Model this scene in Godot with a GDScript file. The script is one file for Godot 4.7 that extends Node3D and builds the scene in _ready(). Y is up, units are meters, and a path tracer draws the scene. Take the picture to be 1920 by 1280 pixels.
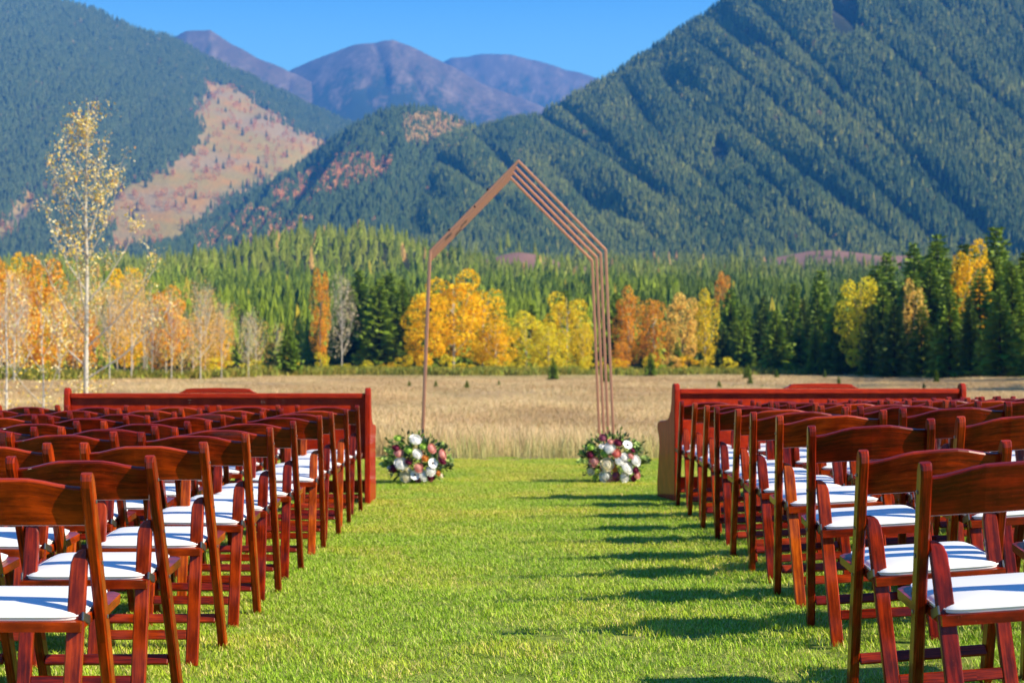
extends Node3D
# Two blocks of red folding chairs and two pews face a copper arch at the end of a lawn; dry meadow, autumn woods and mountains behind.
# The camera stands at the origin, looks along -Z; "d" is always the distance ahead of it (d = -z).

var rng := RandomNumberGenerator.new()
var used := {}
var n_fine := FastNoiseLite.new()
var n_wide := FastNoiseLite.new()
var n_ridge := FastNoiseLite.new()
var woods: Array = []
var M := {}


# ---------------------------------------------------------------- helpers
func numbered(called: String) -> String:
	if not used.has(called):
		used[called] = 0
		return called
	used[called] += 1
	return "%s_%03d" % [called, used[called]]


func tag(o: Node, label: String, category: String, group := "", kind := "") -> Node:
	o.set_meta("label", label)
	o.set_meta("category", category)
	if group != "":
		o.set_meta("group", group)
	if kind != "":
		o.set_meta("kind", kind)
	return o


func base(called: String, at: Vector3) -> Node3D:
	var o := Node3D.new()
	o.name = numbered(called)
	add_child(o, true)
	o.position = at
	return o


func put(called: String, mesh: Mesh, mat: Material, parent: Node = null) -> MeshInstance3D:
	var o := MeshInstance3D.new()
	o.mesh = mesh
	o.material_override = mat
	if parent == null:
		o.name = numbered(called)
		add_child(o, true)
	else:
		o.name = called
		parent.add_child(o, true)
	return o


func copy(o: Node3D) -> Node3D:
	var c: Node3D = o.duplicate()
	c.name = numbered(String(o.name).rstrip("0123456789").trim_suffix("_"))
	add_child(c, true)
	return c


func begin(flat := true) -> SurfaceTool:
	var st := SurfaceTool.new()
	st.begin(Mesh.PRIMITIVE_TRIANGLES)
	st.set_smooth_group(-1 if flat else 0)
	return st


func done(st: SurfaceTool) -> ArrayMesh:
	st.generate_normals()
	return st.commit()


func tri(st: SurfaceTool, a: Vector3, b: Vector3, c: Vector3) -> void:
	st.add_vertex(a)
	st.add_vertex(b)
	st.add_vertex(c)


func quad(st: SurfaceTool, a: Vector3, b: Vector3, c: Vector3, d: Vector3) -> void:
	tri(st, a, b, c)
	tri(st, a, c, d)


func pl(t: float, k: Array) -> float:
	# piecewise linear through k = [t0, v0, t1, v1, ...]
	if t <= k[0]:
		return k[1]
	for i in range(2, k.size(), 2):
		if t <= k[i]:
			return lerpf(k[i - 1], k[i + 1], (t - k[i - 2]) / (k[i] - k[i - 2]))
	return k[k.size() - 1]


func along(points: Array, t: float) -> float:
	# height of a ridge given as Vector2 points, eased between them
	if t <= points[0].x:
		return points[0].y
	for i in range(1, points.size()):
		if t <= points[i].x:
			var k: float = (t - points[i - 1].x) / (points[i].x - points[i - 1].x)
			return lerpf(points[i - 1].y, points[i].y, k)
	return points[points.size() - 1].y


func sweep(st: SurfaceTool, pts: Array, side: Vector3, hw: Array, hh: Array, ch: float, uo := 0.0, up_given := Vector3.ZERO) -> void:
	# a chamfered bar along pts: side is its lateral direction, hw and hh its half width and half height at each point
	var rings: Array = []
	var lens: Array = []
	var run := 0.0
	for i in pts.size():
		var p: Vector3 = pts[i]
		var a: Vector3 = pts[maxi(i - 1, 0)]
		var b: Vector3 = pts[mini(i + 1, pts.size() - 1)]
		var t := (b - a).normalized()
		var up := t.cross(side).normalized() if up_given == Vector3.ZERO else up_given
		var s := side if up_given == Vector3.ZERO else up.cross(t).normalized()
		if i > 0:
			run += p.distance_to(pts[i - 1])
		lens.append(run)
		var w: float = hw[mini(i, hw.size() - 1)]
		var h: float = hh[mini(i, hh.size() - 1)]
		var c := minf(ch, minf(w, h) * 0.6)
		var ring: Array = []
		for q in [[-w, -h + c], [-w, h - c], [-w + c, h], [w - c, h], [w, h - c], [w, -h + c], [w - c, -h], [-w + c, -h]]:
			ring.append(p + s * q[0] + up * q[1])
		rings.append(ring)
	var vv := [0.0, 0.3, 0.34, 0.5, 0.54, 0.8, 0.84, 0.96, 1.0]
	for i in pts.size() - 1:
		for j in 8:
			var k := (j + 1) % 8
			var ua: float = lens[i] * 1.3 + uo
			var ub: float = lens[i + 1] * 1.3 + uo
			var q := [[rings[i][j], ua, vv[j]], [rings[i][k], ua, vv[j + 1]], [rings[i + 1][k], ub, vv[j + 1]], [rings[i + 1][j], ub, vv[j]]]
			for n in [0, 2, 1, 0, 3, 2]:
				st.set_uv(Vector2(q[n][1], q[n][2] + uo))
				st.add_vertex(q[n][0])
	for e in [0, pts.size() - 1]:
		for j in range(1, 7):
			var tr := [rings[e][0], rings[e][j], rings[e][j + 1]]
			if e > 0:
				tr.reverse()
			for v in tr:
				st.set_uv(Vector2(lens[e] * 1.3 + uo, 0.2))
				st.add_vertex(v)


func bar(a: Vector3, b: Vector3, side: Vector3, w: float, h: float, ch := 0.004, uo := 0.0) -> ArrayMesh:
	var st := begin()
	var n := (b - a).normalized() * ch
	sweep(st, [a, a + n, b - n, b], side, [w - ch * 0.7, w, w, w - ch * 0.7], [h - ch * 0.7, h, h, h - ch * 0.7], ch, uo)
	return done(st)


func tube(st: SurfaceTool, pts: Array, radii: Array, sides := 6) -> void:
	var rings: Array = []
	for i in pts.size():
		var a: Vector3 = pts[maxi(i - 1, 0)]
		var b: Vector3 = pts[mini(i + 1, pts.size() - 1)]
		var t := (b - a).normalized()
		var s := t.cross(Vector3(0.31, 0.17, 0.94)).normalized()
		var u := s.cross(t)
		var ring: Array = []
		for k in sides:
			var ang := TAU * k / sides
			ring.append(pts[i] + (s * cos(ang) + u * sin(ang)) * radii[i])
		rings.append(ring)
	for i in pts.size() - 1:
		for k in sides:
			var m := (k + 1) % sides
			quad(st, rings[i][k], rings[i][m], rings[i + 1][m], rings[i + 1][k])


func slab(outline: PackedVector2Array, thick: float, bevel := 0.006) -> ArrayMesh:
	# a board cut to an outline in the Z-Y plane (Vector2(z, y)), thick along X, its edges eased
	var st := begin()
	var inner := Geometry2D.offset_polygon(outline, -bevel)[0]
	var h := thick / 2.0
	for s in [-1.0, 1.0]:
		var idx := Geometry2D.triangulate_polygon(inner)
		for i in range(0, idx.size(), 3):
			var v: Array = []
			for k in 3:
				v.append(inner[idx[i + k]])
			if s < 0:
				v.reverse()
			for p in v:
				st.set_uv(Vector2(p.y, p.x * 3.0))
				st.add_vertex(Vector3(s * h, p.y, p.x))
		for i in outline.size():
			var j := (i + 1) % outline.size()
			# eased rim: nearest inner points
			var a := outline[i]
			var b := outline[j]
			var ia := closest(inner, a)
			var ib := closest(inner, b)
			var q := [Vector3(s * h, ia.y, ia.x), Vector3(s * h, ib.y, ib.x), Vector3(s * (h - bevel), b.y, b.x), Vector3(s * (h - bevel), a.y, a.x)]
			if s > 0:
				q.reverse()
			for n in [0, 1, 2, 0, 2, 3]:
				st.set_uv(Vector2(q[n].y, q[n].z * 3.0))
				st.add_vertex(q[n])
	for i in outline.size():
		var a := outline[i]
		var b := outline[(i + 1) % outline.size()]
		var w := h - bevel
		var q := [Vector3(-w, a.y, a.x), Vector3(-w, b.y, b.x), Vector3(w, b.y, b.x), Vector3(w, a.y, a.x)]
		for n in [0, 1, 2, 0, 2, 3]:
			st.set_uv(Vector2(q[n].y + q[n].z, q[n].x * 3.0))
			st.add_vertex(q[n])
	return done(st)


func closest(poly: PackedVector2Array, p: Vector2) -> Vector2:
	var best := poly[0]
	for q in poly:
		if q.distance_squared_to(p) < best.distance_squared_to(p):
			best = q
	return best


func scatter(called: String, mesh: Mesh, mat: Material, places: Array, tints: Array, parent: Node = null) -> MultiMeshInstance3D:
	var mm := MultiMesh.new()
	mm.transform_format = MultiMesh.TRANSFORM_3D
	mm.use_colors = true
	mm.mesh = mesh
	mm.instance_count = places.size()
	for i in places.size():
		mm.set_instance_transform(i, places[i])
		mm.set_instance_color(i, tints[i])
	var o := MultiMeshInstance3D.new()
	o.multimesh = mm
	o.material_override = mat
	if parent == null:
		o.name = numbered(called)
		add_child(o, true)
	else:
		o.name = called
		parent.add_child(o, true)
	o.set_meta("kind", "stuff")
	return o


func spun(at: Vector3, turn: float, size: Vector3, lean := 0.0) -> Transform3D:
	var b := Basis(Vector3.UP, turn)
	if lean != 0.0:
		b = Basis(Vector3(1, 0, 0), lean) * b
	return Transform3D(b.scaled_local(size), at)


func paint(c: Color, rough := 0.9, spec := 0.3) -> StandardMaterial3D:
	var m := StandardMaterial3D.new()
	m.albedo_color = c.linear_to_srgb()
	m.roughness = rough
	m.metallic_specular = spec
	return m


func leafy(c: Color, through := 0.4, rough := 0.6) -> StandardMaterial3D:
	var m := paint(c, rough, 0.3)
	m.vertex_color_use_as_albedo = true
	m.backlight_enabled = true
	m.backlight = Color(through, through, through)
	m.cull_mode = BaseMaterial3D.CULL_DISABLED
	return m


func jig(a: float) -> float:
	return rng.randf_range(-a, a)


func ball(a: float) -> Vector3:
	var v := Vector3(jig(1), jig(1), jig(1))
	while v.length() > 1.0:
		v = Vector3(jig(1), jig(1), jig(1))
	return v * a


# ---------------------------------------------------------------- ground
func slope_at(x: float, d: float) -> float:
	return pl(d, [7.0, 0.06, 12.0, 0.014, 17.0, 0.0]) if x > 1.0 and x < 4.0 else 0.0


func ground_h(x: float, d: float) -> float:
	var h := 0.0
	if d < 24.0:
		var l := pl(d, [4.0, -0.085, 5.0, -0.08, 7.0, -0.06, 10.0, -0.045, 12.4, -0.023, 17.0, 0.0])
		var r := pl(d, [4.3, -0.05, 5.4, -0.055, 6.6, 0.0, 17.0, 0.0])
		h = lerpf(l, r, smoothstep(-1.2, 1.2, x))
		h += pl(d, [7.0, 0.06, 12.0, 0.014, 17.0, 0.0]) * clampf(x - 1.0, 0.0, 3.0)
		return h + maxf(0.0, d - 20.0) * 0.004
	h = 0.016 + (minf(d, 165.0) - 24.0) * 0.0108
	h += n_wide.get_noise_2d(x * 0.6, d * 0.6) * 0.25 * smoothstep(24.0, 60.0, d) * (1.0 - smoothstep(120.0, 160.0, d))
	if d > 165.0:
		h += 0.08 * (d - 165.0) + n_wide.get_noise_2d(x * 0.4, d * 0.4) * 3.0 * smoothstep(180.0, 300.0, d)
		h += 15.0 * exp(-pow((x + 62.0) / 45.0, 2.0) - pow((d - 590.0) / 90.0, 2.0))
		h += 12.0 * exp(-pow((x - 5.0) / 26.0, 2.0) - pow((d - 705.0) / 24.0, 2.0)) + 14.0 * exp(-pow((x - 178.0) / 55.0, 2.0) - pow((d - 900.0) / 28.0, 2.0))
		h = minf(h, 78.0)
	return h


func at(x: float, d: float, lift := 0.0) -> Vector3:
	return Vector3(x, ground_h(x, d) + lift, -d)


# ---------------------------------------------------------------- materials
func wood_texture(dark: Color, light: Color, seed_: int) -> ImageTexture:
	var g := FastNoiseLite.new()
	g.seed = seed_
	g.frequency = 0.02
	var im := Image.create(512, 256, false, Image.FORMAT_RGB8)
	for y in 256:
		for x in 512:
			var v := g.get_noise_2d(x * 0.35, y * 5.0) * 0.55 + g.get_noise_2d(x * 1.6, y * 26.0) * 0.3 + g.get_noise_2d(x * 0.5 + 900.0, y * 0.8) * 0.6
			var c := dark.lerp(light, clampf(0.5 + v * 1.15, 0.0, 1.0))
			if g.get_noise_2d(x * 7.0 + 333.0, y * 34.0) > 0.58:
				c = c.lerp(Color(0.66, 0.4, 0.26), 0.5)
			im.set_pixel(x, y, c)
	return ImageTexture.create_from_image(im)


func make_materials() -> void:
	var tones := [[Color(0.29, 0.06, 0.0), Color(0.6, 0.165, 0.012)], [Color(0.37, 0.095, 0.0), Color(0.68, 0.23, 0.015)], [Color(0.26, 0.045, 0.0), Color(0.55, 0.12, 0.012)], [Color(0.46, 0.16, 0.01), Color(0.77, 0.35, 0.04)]]
	for i in tones.size():
		var m := StandardMaterial3D.new()
		m.albedo_texture = wood_texture(tones[i][0], tones[i][1], 11 + i)
		m.roughness = 0.42
		m.metallic_specular = 0.2
		m.clearcoat_enabled = true
		m.clearcoat = 0.42
		m.clearcoat_roughness = 0.1
		woods.append(m)
	var pew := woods[0].duplicate() as StandardMaterial3D
	pew.albedo_texture = wood_texture(Color(0.5, 0.1, 0.025), Color(0.68, 0.18, 0.04), 31)
	pew.roughness = 0.6
	pew.metallic_specular = 0.2
	pew.clearcoat = 0.3
	M.pew = pew
	M.vinyl = paint(Color(0.8, 0.8, 0.79), 0.42, 0.5)
	M.metal = paint(Color(0.2, 0.19, 0.18), 0.35)
	M.metal.metallic = 0.9
	M.copper = paint(Color(0.64, 0.29, 0.17), 0.36)
	M.copper.metallic = 0.6
	M.bolt = paint(Color(0.03, 0.02, 0.02), 0.5)
	M.lawn = paint(Color(1, 1, 1), 0.95)
	M.lawn.vertex_color_use_as_albedo = true
	M.blade = leafy(Color(1, 1, 1), 0.5, 0.5)
	M.dry = leafy(Color(1, 1, 1), 0.45, 0.7)
	M.ground = paint(Color(1, 1, 1), 1.0)
	M.ground.vertex_color_use_as_albedo = true
	var speck := NoiseTexture2D.new()
	speck.width = 512
	speck.height = 512
	speck.seamless = true
	speck.noise = FastNoiseLite.new()
	speck.noise.frequency = 0.04
	speck.noise.fractal_octaves = 5
	speck.color_ramp = Gradient.new()
	speck.color_ramp.colors = PackedColorArray([Color(0.62, 0.62, 0.62), Color(1, 1, 1)])
	M.ground.albedo_texture = speck
	M.ground.uv1_triplanar = true
	M.ground.uv1_world_triplanar = true
	M.ground.uv1_scale = Vector3(0.31, 0.31, 0.31)
	M.rock = M.ground.duplicate()
	M.rock.uv1_scale = Vector3(0.011, 0.011, 0.011)
	M.bark_pale = paint(Color(0.5, 0.46, 0.38), 0.9)
	M.bark_grey = paint(Color(0.2, 0.17, 0.13), 0.95)
	M.bark_dark = paint(Color(0.07, 0.05, 0.035), 0.95)
	M.twig = paint(Color(0.36, 0.29, 0.2), 0.95)
	M.fir = leafy(Color(0.2, 0.29, 0.02), 0.5)
	M.fir_dark = leafy(Color(0.11, 0.17, 0.02), 0.45)
	M.fir_light = leafy(Color(0.2, 0.3, 0.025), 0.5)
	M.far_tree = leafy(Color(1, 1, 1), 0.2)
	M.gold = leafy(Color(1.0, 0.66, 0.01), 0.95)
	M.orange = leafy(Color(0.88, 0.42, 0.03), 0.9)
	M.yellow = leafy(Color(0.88, 0.68, 0.02), 0.9)
	M.lemon = leafy(Color(0.88, 0.76, 0.03), 0.9)
	M.pale = leafy(Color(0.95, 0.65, 0.13), 0.85)
	M.tan = leafy(Color(0.76, 0.47, 0.13), 0.8)
	M.bare = leafy(Color(0.55, 0.47, 0.27), 0.6)


# ---------------------------------------------------------------- chairs and pews
func make_chair() -> Node3D:
	var c := base("folding_chair", Vector3.ZERO)
	var lean := 0.355
	for s in [-1.0, 1.0]:
		var st := begin()
		var pts: Array = []
		var hw: Array = []
		var hh: Array = []
		for k in [[0.0, 0.9], [0.006, 1.0], [0.3, 1.0], [0.6, 1.0], [0.9, 1.0], [0.965, 0.97], [0.985, 0.8], [0.996, 0.55], [1.0, 0.25]]:
			var t: float = k[0]
			pts.append(Vector3(s * 0.215, 0.795 * t, -0.19 + lean * t + 0.012 * t * t))
			hw.append(0.0145)
			hh.append(0.0235 * k[1])
		sweep(st, pts, Vector3.RIGHT, hw, hh, 0.005, s * 0.21 + 0.3)
		put("back_post", done(st), woods[0], c)
		var sl := begin()
		pts = []
		for k in [[0.0, 0.9], [0.006, 1.0], [0.4, 1.0], [0.88, 1.0], [0.94, 0.96], [0.975, 0.8], [0.993, 0.55], [1.0, 0.3]]:
			var t: float = k[0]
			# the inner corner of the top is rounded off
			var w: float = 0.0225 * k[1]
			pts.append(Vector3(s * (0.1765 + (0.0225 - w)), 0.592 * t, 0.195 - 0.115 * t))
		sweep(sl, pts, Vector3.RIGHT, [0.0205, 0.0225, 0.0225, 0.0225, 0.0216, 0.018, 0.0124, 0.0068], [0.0105], 0.004, s * 0.37 + 0.6)
		put("rear_leg", done(sl), woods[0], c)
		put("hinge", bar(Vector3(s * 0.197, 0.405, 0.055), Vector3(s * 0.197, 0.425, 0.13), Vector3.RIGHT, 0.003, 0.012, 0.002), M.metal, c)
	var rail := begin()
	var rp: Array = []
	var rh: Array = []
	for i in 13:
		var t := i / 12.0 * 2.0 - 1.0
		var bulge := cos(t * PI / 2.0)
		var crest := smoothstep(1.0, 0.25, absf(t))
		var hgt := 0.053 + 0.0125 * crest
		rp.append(Vector3(t * 0.2, 0.655 + hgt, -0.19 + 0.367 * (0.655 + hgt) / 0.795 - 0.009 + 0.024 * bulge))
		rh.append(hgt)
	sweep(rail, rp, Vector3(0, -0.36, 0.933), [0.009], rh, 0.004, 0.11, Vector3(0, 0.933, 0.36))
	put("backrest", done(rail), woods[0], c)
	# seat: a frame whose front corners pass outside the posts, and a padded cushion that slopes to the back
	var fr := begin()
	var o := PackedVector2Array([Vector2(-0.2, -0.225), Vector2(0.2, -0.225), Vector2(0.222, -0.2), Vector2(0.222, -0.045), Vector2(0.196, -0.03), Vector2(0.196, 0.15), Vector2(-0.196, 0.15), Vector2(-0.196, -0.03), Vector2(-0.222, -0.045), Vector2(-0.222, -0.2)])
	var idx := Geometry2D.triangulate_polygon(o)
	for y in [0.0, -0.026]:
		for i in range(0, idx.size(), 3):
			for k in ([0, 1, 2] if y < 0 else [2, 1, 0]):
				var p := o[idx[i + k]]
				fr.set_uv(Vector2(p.x, p.y))
				fr.add_vertex(Vector3(p.x, seat_y(p.y) + y, p.y))
	for i in o.size():
		var a := o[i]
		var b := o[(i + 1) % o.size()]
		var q := [Vector3(a.x, seat_y(a.y), a.y), Vector3(b.x, seat_y(b.y), b.y), Vector3(b.x, seat_y(b.y) - 0.026, b.y), Vector3(a.x, seat_y(a.y) - 0.026, a.y)]
		for n in [0, 1, 2, 0, 2, 3]:
			fr.set_uv(Vector2(q[n].x + q[n].z, 0.1 + q[n].y))
			fr.add_vertex(q[n])
	put("seat_frame", done(fr), woods[0], c)
	var cu := begin(false)
	var rings: Array = []
	var prof := [[0.0, 0.99], [0.003, 1.0], [0.009, 1.0], [0.014, 0.985], [0.019, 0.94], [0.022, 0.85], [0.025, 0.6], [0.026, 0.3]]
	for k in prof:
		var ring: Array = []
		for i in 36:
			var a := TAU * i / 36.0
			var ex := signf(cos(a)) * pow(absf(cos(a)), 0.26)
			var ez := signf(sin(a)) * pow(absf(sin(a)), 0.26)
			var z: float = -0.035 + ez * 0.178 * k[1]
			ring.append(Vector3(ex * 0.192 * k[1], seat_y(z) + 0.001 + k[0], z))
		rings.append(ring)
	for j in rings.size() - 1:
		for i in 36:
			var m := (i + 1) % 36
			quad(cu, rings[j][i], rings[j + 1][i], rings[j + 1][m], rings[j][m])
	var top := Vector3(0, seat_y(-0.035) + 0.027, -0.035)
	for i in 36:
		tri(cu, rings[rings.size() - 1][i], top, rings[rings.size() - 1][(i + 1) % 36])
	var cush := put("cushion", done(cu), M.vinyl, c)
	var seam := begin(false)
	for i in 37:
		var a := TAU * i / 36.0
		var ez := signf(sin(a)) * pow(absf(sin(a)), 0.26)
		var z: float = -0.035 + ez * 0.1795
		rings[i % 8][i % 36] = Vector3(signf(cos(a)) * pow(absf(cos(a)), 0.26) * 0.1935, seat_y(z) + 0.011, z)
	var loop: Array = []
	var thick: Array = []
	for i in 37:
		loop.append(rings[(i % 36) % 8][i % 36])
		thick.append(0.0024)
	tube(seam, loop, thick, 5)
	put("piping", done(seam), M.vinyl, cush)
	for s in [-1.0, 1.0]:
		for q in [Vector3(s * 0.2305, 0.555, -0.19 + 0.355 * 0.7), Vector3(s * 0.2305, 0.72, -0.19 + 0.355 * 0.91), Vector3(s * 0.2305, 0.405, -0.19 + 0.355 * 0.51)]:
			put("bolt", bar(q - Vector3(0.002, 0, 0), q + Vector3(0.002, 0, 0), Vector3(0, 0, 1), 0.005, 0.005, 0.0015), M.metal, c)
	put("stretcher", bar(Vector3(-0.2, 0.125, -0.115), Vector3(0.2, 0.125, -0.115), Vector3(0, 0.4, 0.92).normalized(), 0.009, 0.017, 0.003, 0.2), woods[0], c)
	put("stretcher", bar(Vector3(-0.155, 0.108, 0.174), Vector3(0.155, 0.108, 0.174), Vector3(0, 0.2, 0.98).normalized(), 0.009, 0.0175, 0.003, 0.7), woods[0], c)
	return c


func seat_y(z: float) -> float:
	return 0.425 - z * 0.085


func vary_wood(c: Node3D) -> void:
	var main: int = [0, 0, 0, 1, 2, 2][rng.randi() % 6]
	for p in c.get_children():
		if p.material_override in woods:
			var pick: int = main
			if String(p.name).begins_with("rear_leg") and rng.randf() < 0.5:
				pick = [1, 1, 3, 0][rng.randi() % 4]
			elif rng.randf() < 0.2:
				pick = rng.randi() % 3
			p.material_override = woods[pick]


const ORDER := ["first", "second", "third", "fourth", "fifth", "sixth", "seventh", "eighth", "ninth", "tenth", "eleventh", "twelfth"]


func chairs() -> void:
	var proto := make_chair()
	var first := true
	var rows := {-1: [12.4, 11.5, 10.7, 9.93, 8.83, 7.96, 7.27, 6.38, 5.5, 4.65], 1: [12.6, 11.6, 10.64, 9.85, 8.95, 8.19, 7.32, 6.42, 5.36, 4.48]}
	for s in [-1, 1]:
		for r in 10:
			var foot: float = rows[s][r]
			var edge := 1.138 + (foot - 6.42) * 0.0184 if s > 0 else 1.1 + (foot - 6.38) * 0.0033
			if s > 0 and foot < 6.0:
				edge -= 0.03
			var n := 0
			while true:
				var x: float = s * (edge + 0.215 + n * 0.535 + (0.0 if n == 0 else jig(0.025)))
				var d := foot - 0.19 + (jig(0.02) if n == 0 else jig(0.07))
				if absf(x) - 0.24 > (d + 0.2) * 0.312 or n > 8:
					break
				var c := proto if first else copy(proto)
				first = false
				c.position = at(x, d)
				c.rotation = Vector3(jig(0.012), (jig(0.045) if n == 0 else jig(0.09)) + s * 0.012 * n, atan(slope_at(x, d)) + jig(0.008))
				vary_wood(c)
				var seat: String = "aisle seat" if n == 0 else ORDER[n] + " from the aisle"
				var where: String = "pew near the birch" if s < 0 else "pew before dark firs"
				tag(c, "red folding chair, %s, %s row behind the %s" % [seat, ORDER[r], where], "chair", "red folding chairs in rows along the aisle")
				n += 1


func make_pew() -> Node3D:
	var p := base("pew", Vector3.ZERO)
	var L := 1.2
	var o := PackedVector2Array()
	for v in [[0.03, 0.0], [0.03, 0.86], [0.022, 0.895], [0.0, 0.912], [-0.03, 0.908], [-0.05, 0.89], [-0.058, 0.86], [-0.07, 0.78], [-0.1, 0.7], [-0.16, 0.645], [-0.24, 0.622], [-0.45, 0.612], [-0.5, 0.6], [-0.525, 0.575], [-0.52, 0.54], [-0.48, 0.5], [-0.46, 0.42], [-0.49, 0.3], [-0.53, 0.12], [-0.53, 0.0]]:
		o.append(Vector2(v[0], v[1]))
	for s in [-1.0, 1.0]:
		var e := put("end_panel", slab(o, 0.045), M.pew, p)
		e.position.x = s * (L - 0.0225)
	var w := L - 0.047
	put("back_panel", bar(Vector3(-w, 0.595, -0.03), Vector3(w, 0.595, -0.03), Vector3(0, 0, 1), 0.011, 0.235, 0.003), M.pew, p)
	put("top_rail", bar(Vector3(-w, 0.848, -0.018), Vector3(w, 0.848, -0.018), Vector3(0, 0, 1), 0.034, 0.021, 0.007), M.pew, p)
	put("lower_rail", bar(Vector3(-w, 0.385, -0.012), Vector3(w, 0.385, -0.012), Vector3(0, 0, 1), 0.006, 0.03, 0.003), M.pew, p)
	var cr := begin()
	var pts: Array = []
	var hh: Array = []
	for k in [[-0.3, 0.003], [-0.285, 0.004], [-0.255, 0.012], [-0.25, 0.016], [-0.21, 0.0185], [0.0, 0.0205], [0.21, 0.0185], [0.25, 0.016], [0.255, 0.012], [0.285, 0.004], [0.3, 0.003]]:
		pts.append(Vector3(k[0], 0.8705 + k[1], -0.018))
		hh.append(k[1])
	sweep(cr, pts, Vector3(0, 0, 1), [0.026], hh, 0.004, 0.0, Vector3.UP)
	put("crest", done(cr), M.pew, p)
	put("seat", bar(Vector3(-w, 0.43, -0.265), Vector3(w, 0.43, -0.265), Vector3(0, 0.05, 1).normalized(), 0.215, 0.014, 0.005), M.pew, p)
	put("foot_rail", bar(Vector3(-w, 0.12, -0.3), Vector3(w, 0.12, -0.3), Vector3(0, 0, 1), 0.012, 0.05, 0.004), M.pew, p)
	return p


func pews() -> void:
	var a := make_pew()
	a.position = at(-2.307, 13.1)
	tag(a, "red wooden church pew near the birch, end of its block of chairs", "pew", "wooden pews at the head of each block")
	var b := copy(a)
	b.position = at(2.44, 13.18)
	b.rotation.y = 0.16
	tag(b, "red wooden church pew on the dark fir side, turned towards the arch", "pew", "wooden pews at the head of each block")


# ---------------------------------------------------------------- arch and flowers
func arch() -> void:
	var a := base("wedding_arch", at(0.0, 16.2))
	tag(a, "copper wedding arch of four nested house shaped pipe frames", "arch")
	for i in 4:
		var d: float = [-0.2, 0.14, 0.4, 0.68][i]
		var cx: float = 0.062 - i * 0.024
		var k: float = 1.0 - i * 0.006
		var pts := [Vector3(cx - 0.93 * k, -0.02, -d), Vector3(cx - 0.845 * k, 2.19 * k, -d), Vector3(cx - 0.002, 3.055 * k, -d), Vector3(cx + 0.835 * k, 2.2 * k, -d), Vector3(cx + 0.925 * k, -0.02, -d)]
		var st := begin()
		var f: Array = []
		for j in 4:
			var p: Vector3 = pts[j]
			var q: Vector3 = pts[j + 1]
			var n := (q - p).normalized() * 0.006
			sweep(st, [p - n, q + n], Vector3(0, 0, 1), [0.0122 + j * 0.0003], [0.0122 + j * 0.0003], 0.004)
		put("copper_frame", done(st), M.copper, a)
	for q in [[-0.27, 2.78], [-0.4, 2.62], [-0.64, 2.39], [-0.82, 1.63]]:
		var s := SphereMesh.new()
		s.radius = 0.016
		s.height = 0.032
		s.radial_segments = 8
		s.rings = 4
		var b := put("bolt", s, M.bolt, a)
		b.position = Vector3(q[0] + 0.04, q[1], 0.2)


func petal(st: SurfaceTool, c: Color, root: Vector3, out_dir: Vector3, up: Vector3, l: float, w: float, cup: float) -> void:
	var side := out_dir.cross(up).normalized()
	var rows: Array = []
	for i in 4:
		var t := i / 3.0
		var wid: float = w * [0.35, 0.9, 1.0, 0.55][i]
		var mid := root + out_dir * l * sin(t * cup) / maxf(cup, 0.3) + up * l * (1.0 - cos(t * cup)) / maxf(cup, 0.3)
		rows.append([mid - side * wid + up * wid * 0.35, mid, mid + side * wid + up * wid * 0.35])
	st.set_color(c)
	for i in 3:
		for j in 2:
			quad(st, rows[i][j], rows[i][j + 1], rows[i + 1][j + 1], rows[i + 1][j])


func blossom(kind: String, r: float, tone: Color) -> ArrayMesh:
	# faces +Z
	var st := begin()
	var up := Vector3(0, 0, 1)
	if kind == "anemone":
		for i in 8:
			var a := i * TAU / 8.0 + jig(0.12)
			petal(st, tone * rng.randf_range(0.92, 1.0), Vector3(0, 0, 0.002 * (i % 2)), Vector3(cos(a), sin(a), 0), up, r * 1.0, r * 0.42, 0.45)
	else:
		# petals lie on a dome, ring by ring, each lip a little open
		for ring in 5:
			var n: int = [2, 4, 5, 6, 7][ring]
			var th: float = [0.1, 0.42, 0.75, 1.1, 1.45][ring]
			for i in n:
				var a := i * TAU / n + ring * 0.8 + jig(0.15)
				st.set_color(tone * rng.randf_range(0.9, 1.0) * lerpf(0.86, 1.0, ring / 4.0))
				var g: Array = []
				for q in 4:
					var row: Array = []
					for w in 5:
						var az: float = a + (w / 4.0 - 0.5) * TAU / n * 1.45 * [0.7, 1.0, 1.0, 0.8][q]
						var t := th + 0.38 - q * 0.23
						var rr: float = r * (0.8 + 0.045 * ring) * [0.94, 1.0, 1.08, 1.26][q] * rng.randf_range(0.96, 1.05)
						row.append(Vector3(sin(t) * cos(az), sin(t) * sin(az), cos(t) * 0.62) * rr)
					g.append(row)
				for q in 3:
					for w in 4:
						quad(st, g[q][w], g[q][w + 1], g[q + 1][w + 1], g[q + 1][w])
	return done(st)


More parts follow.
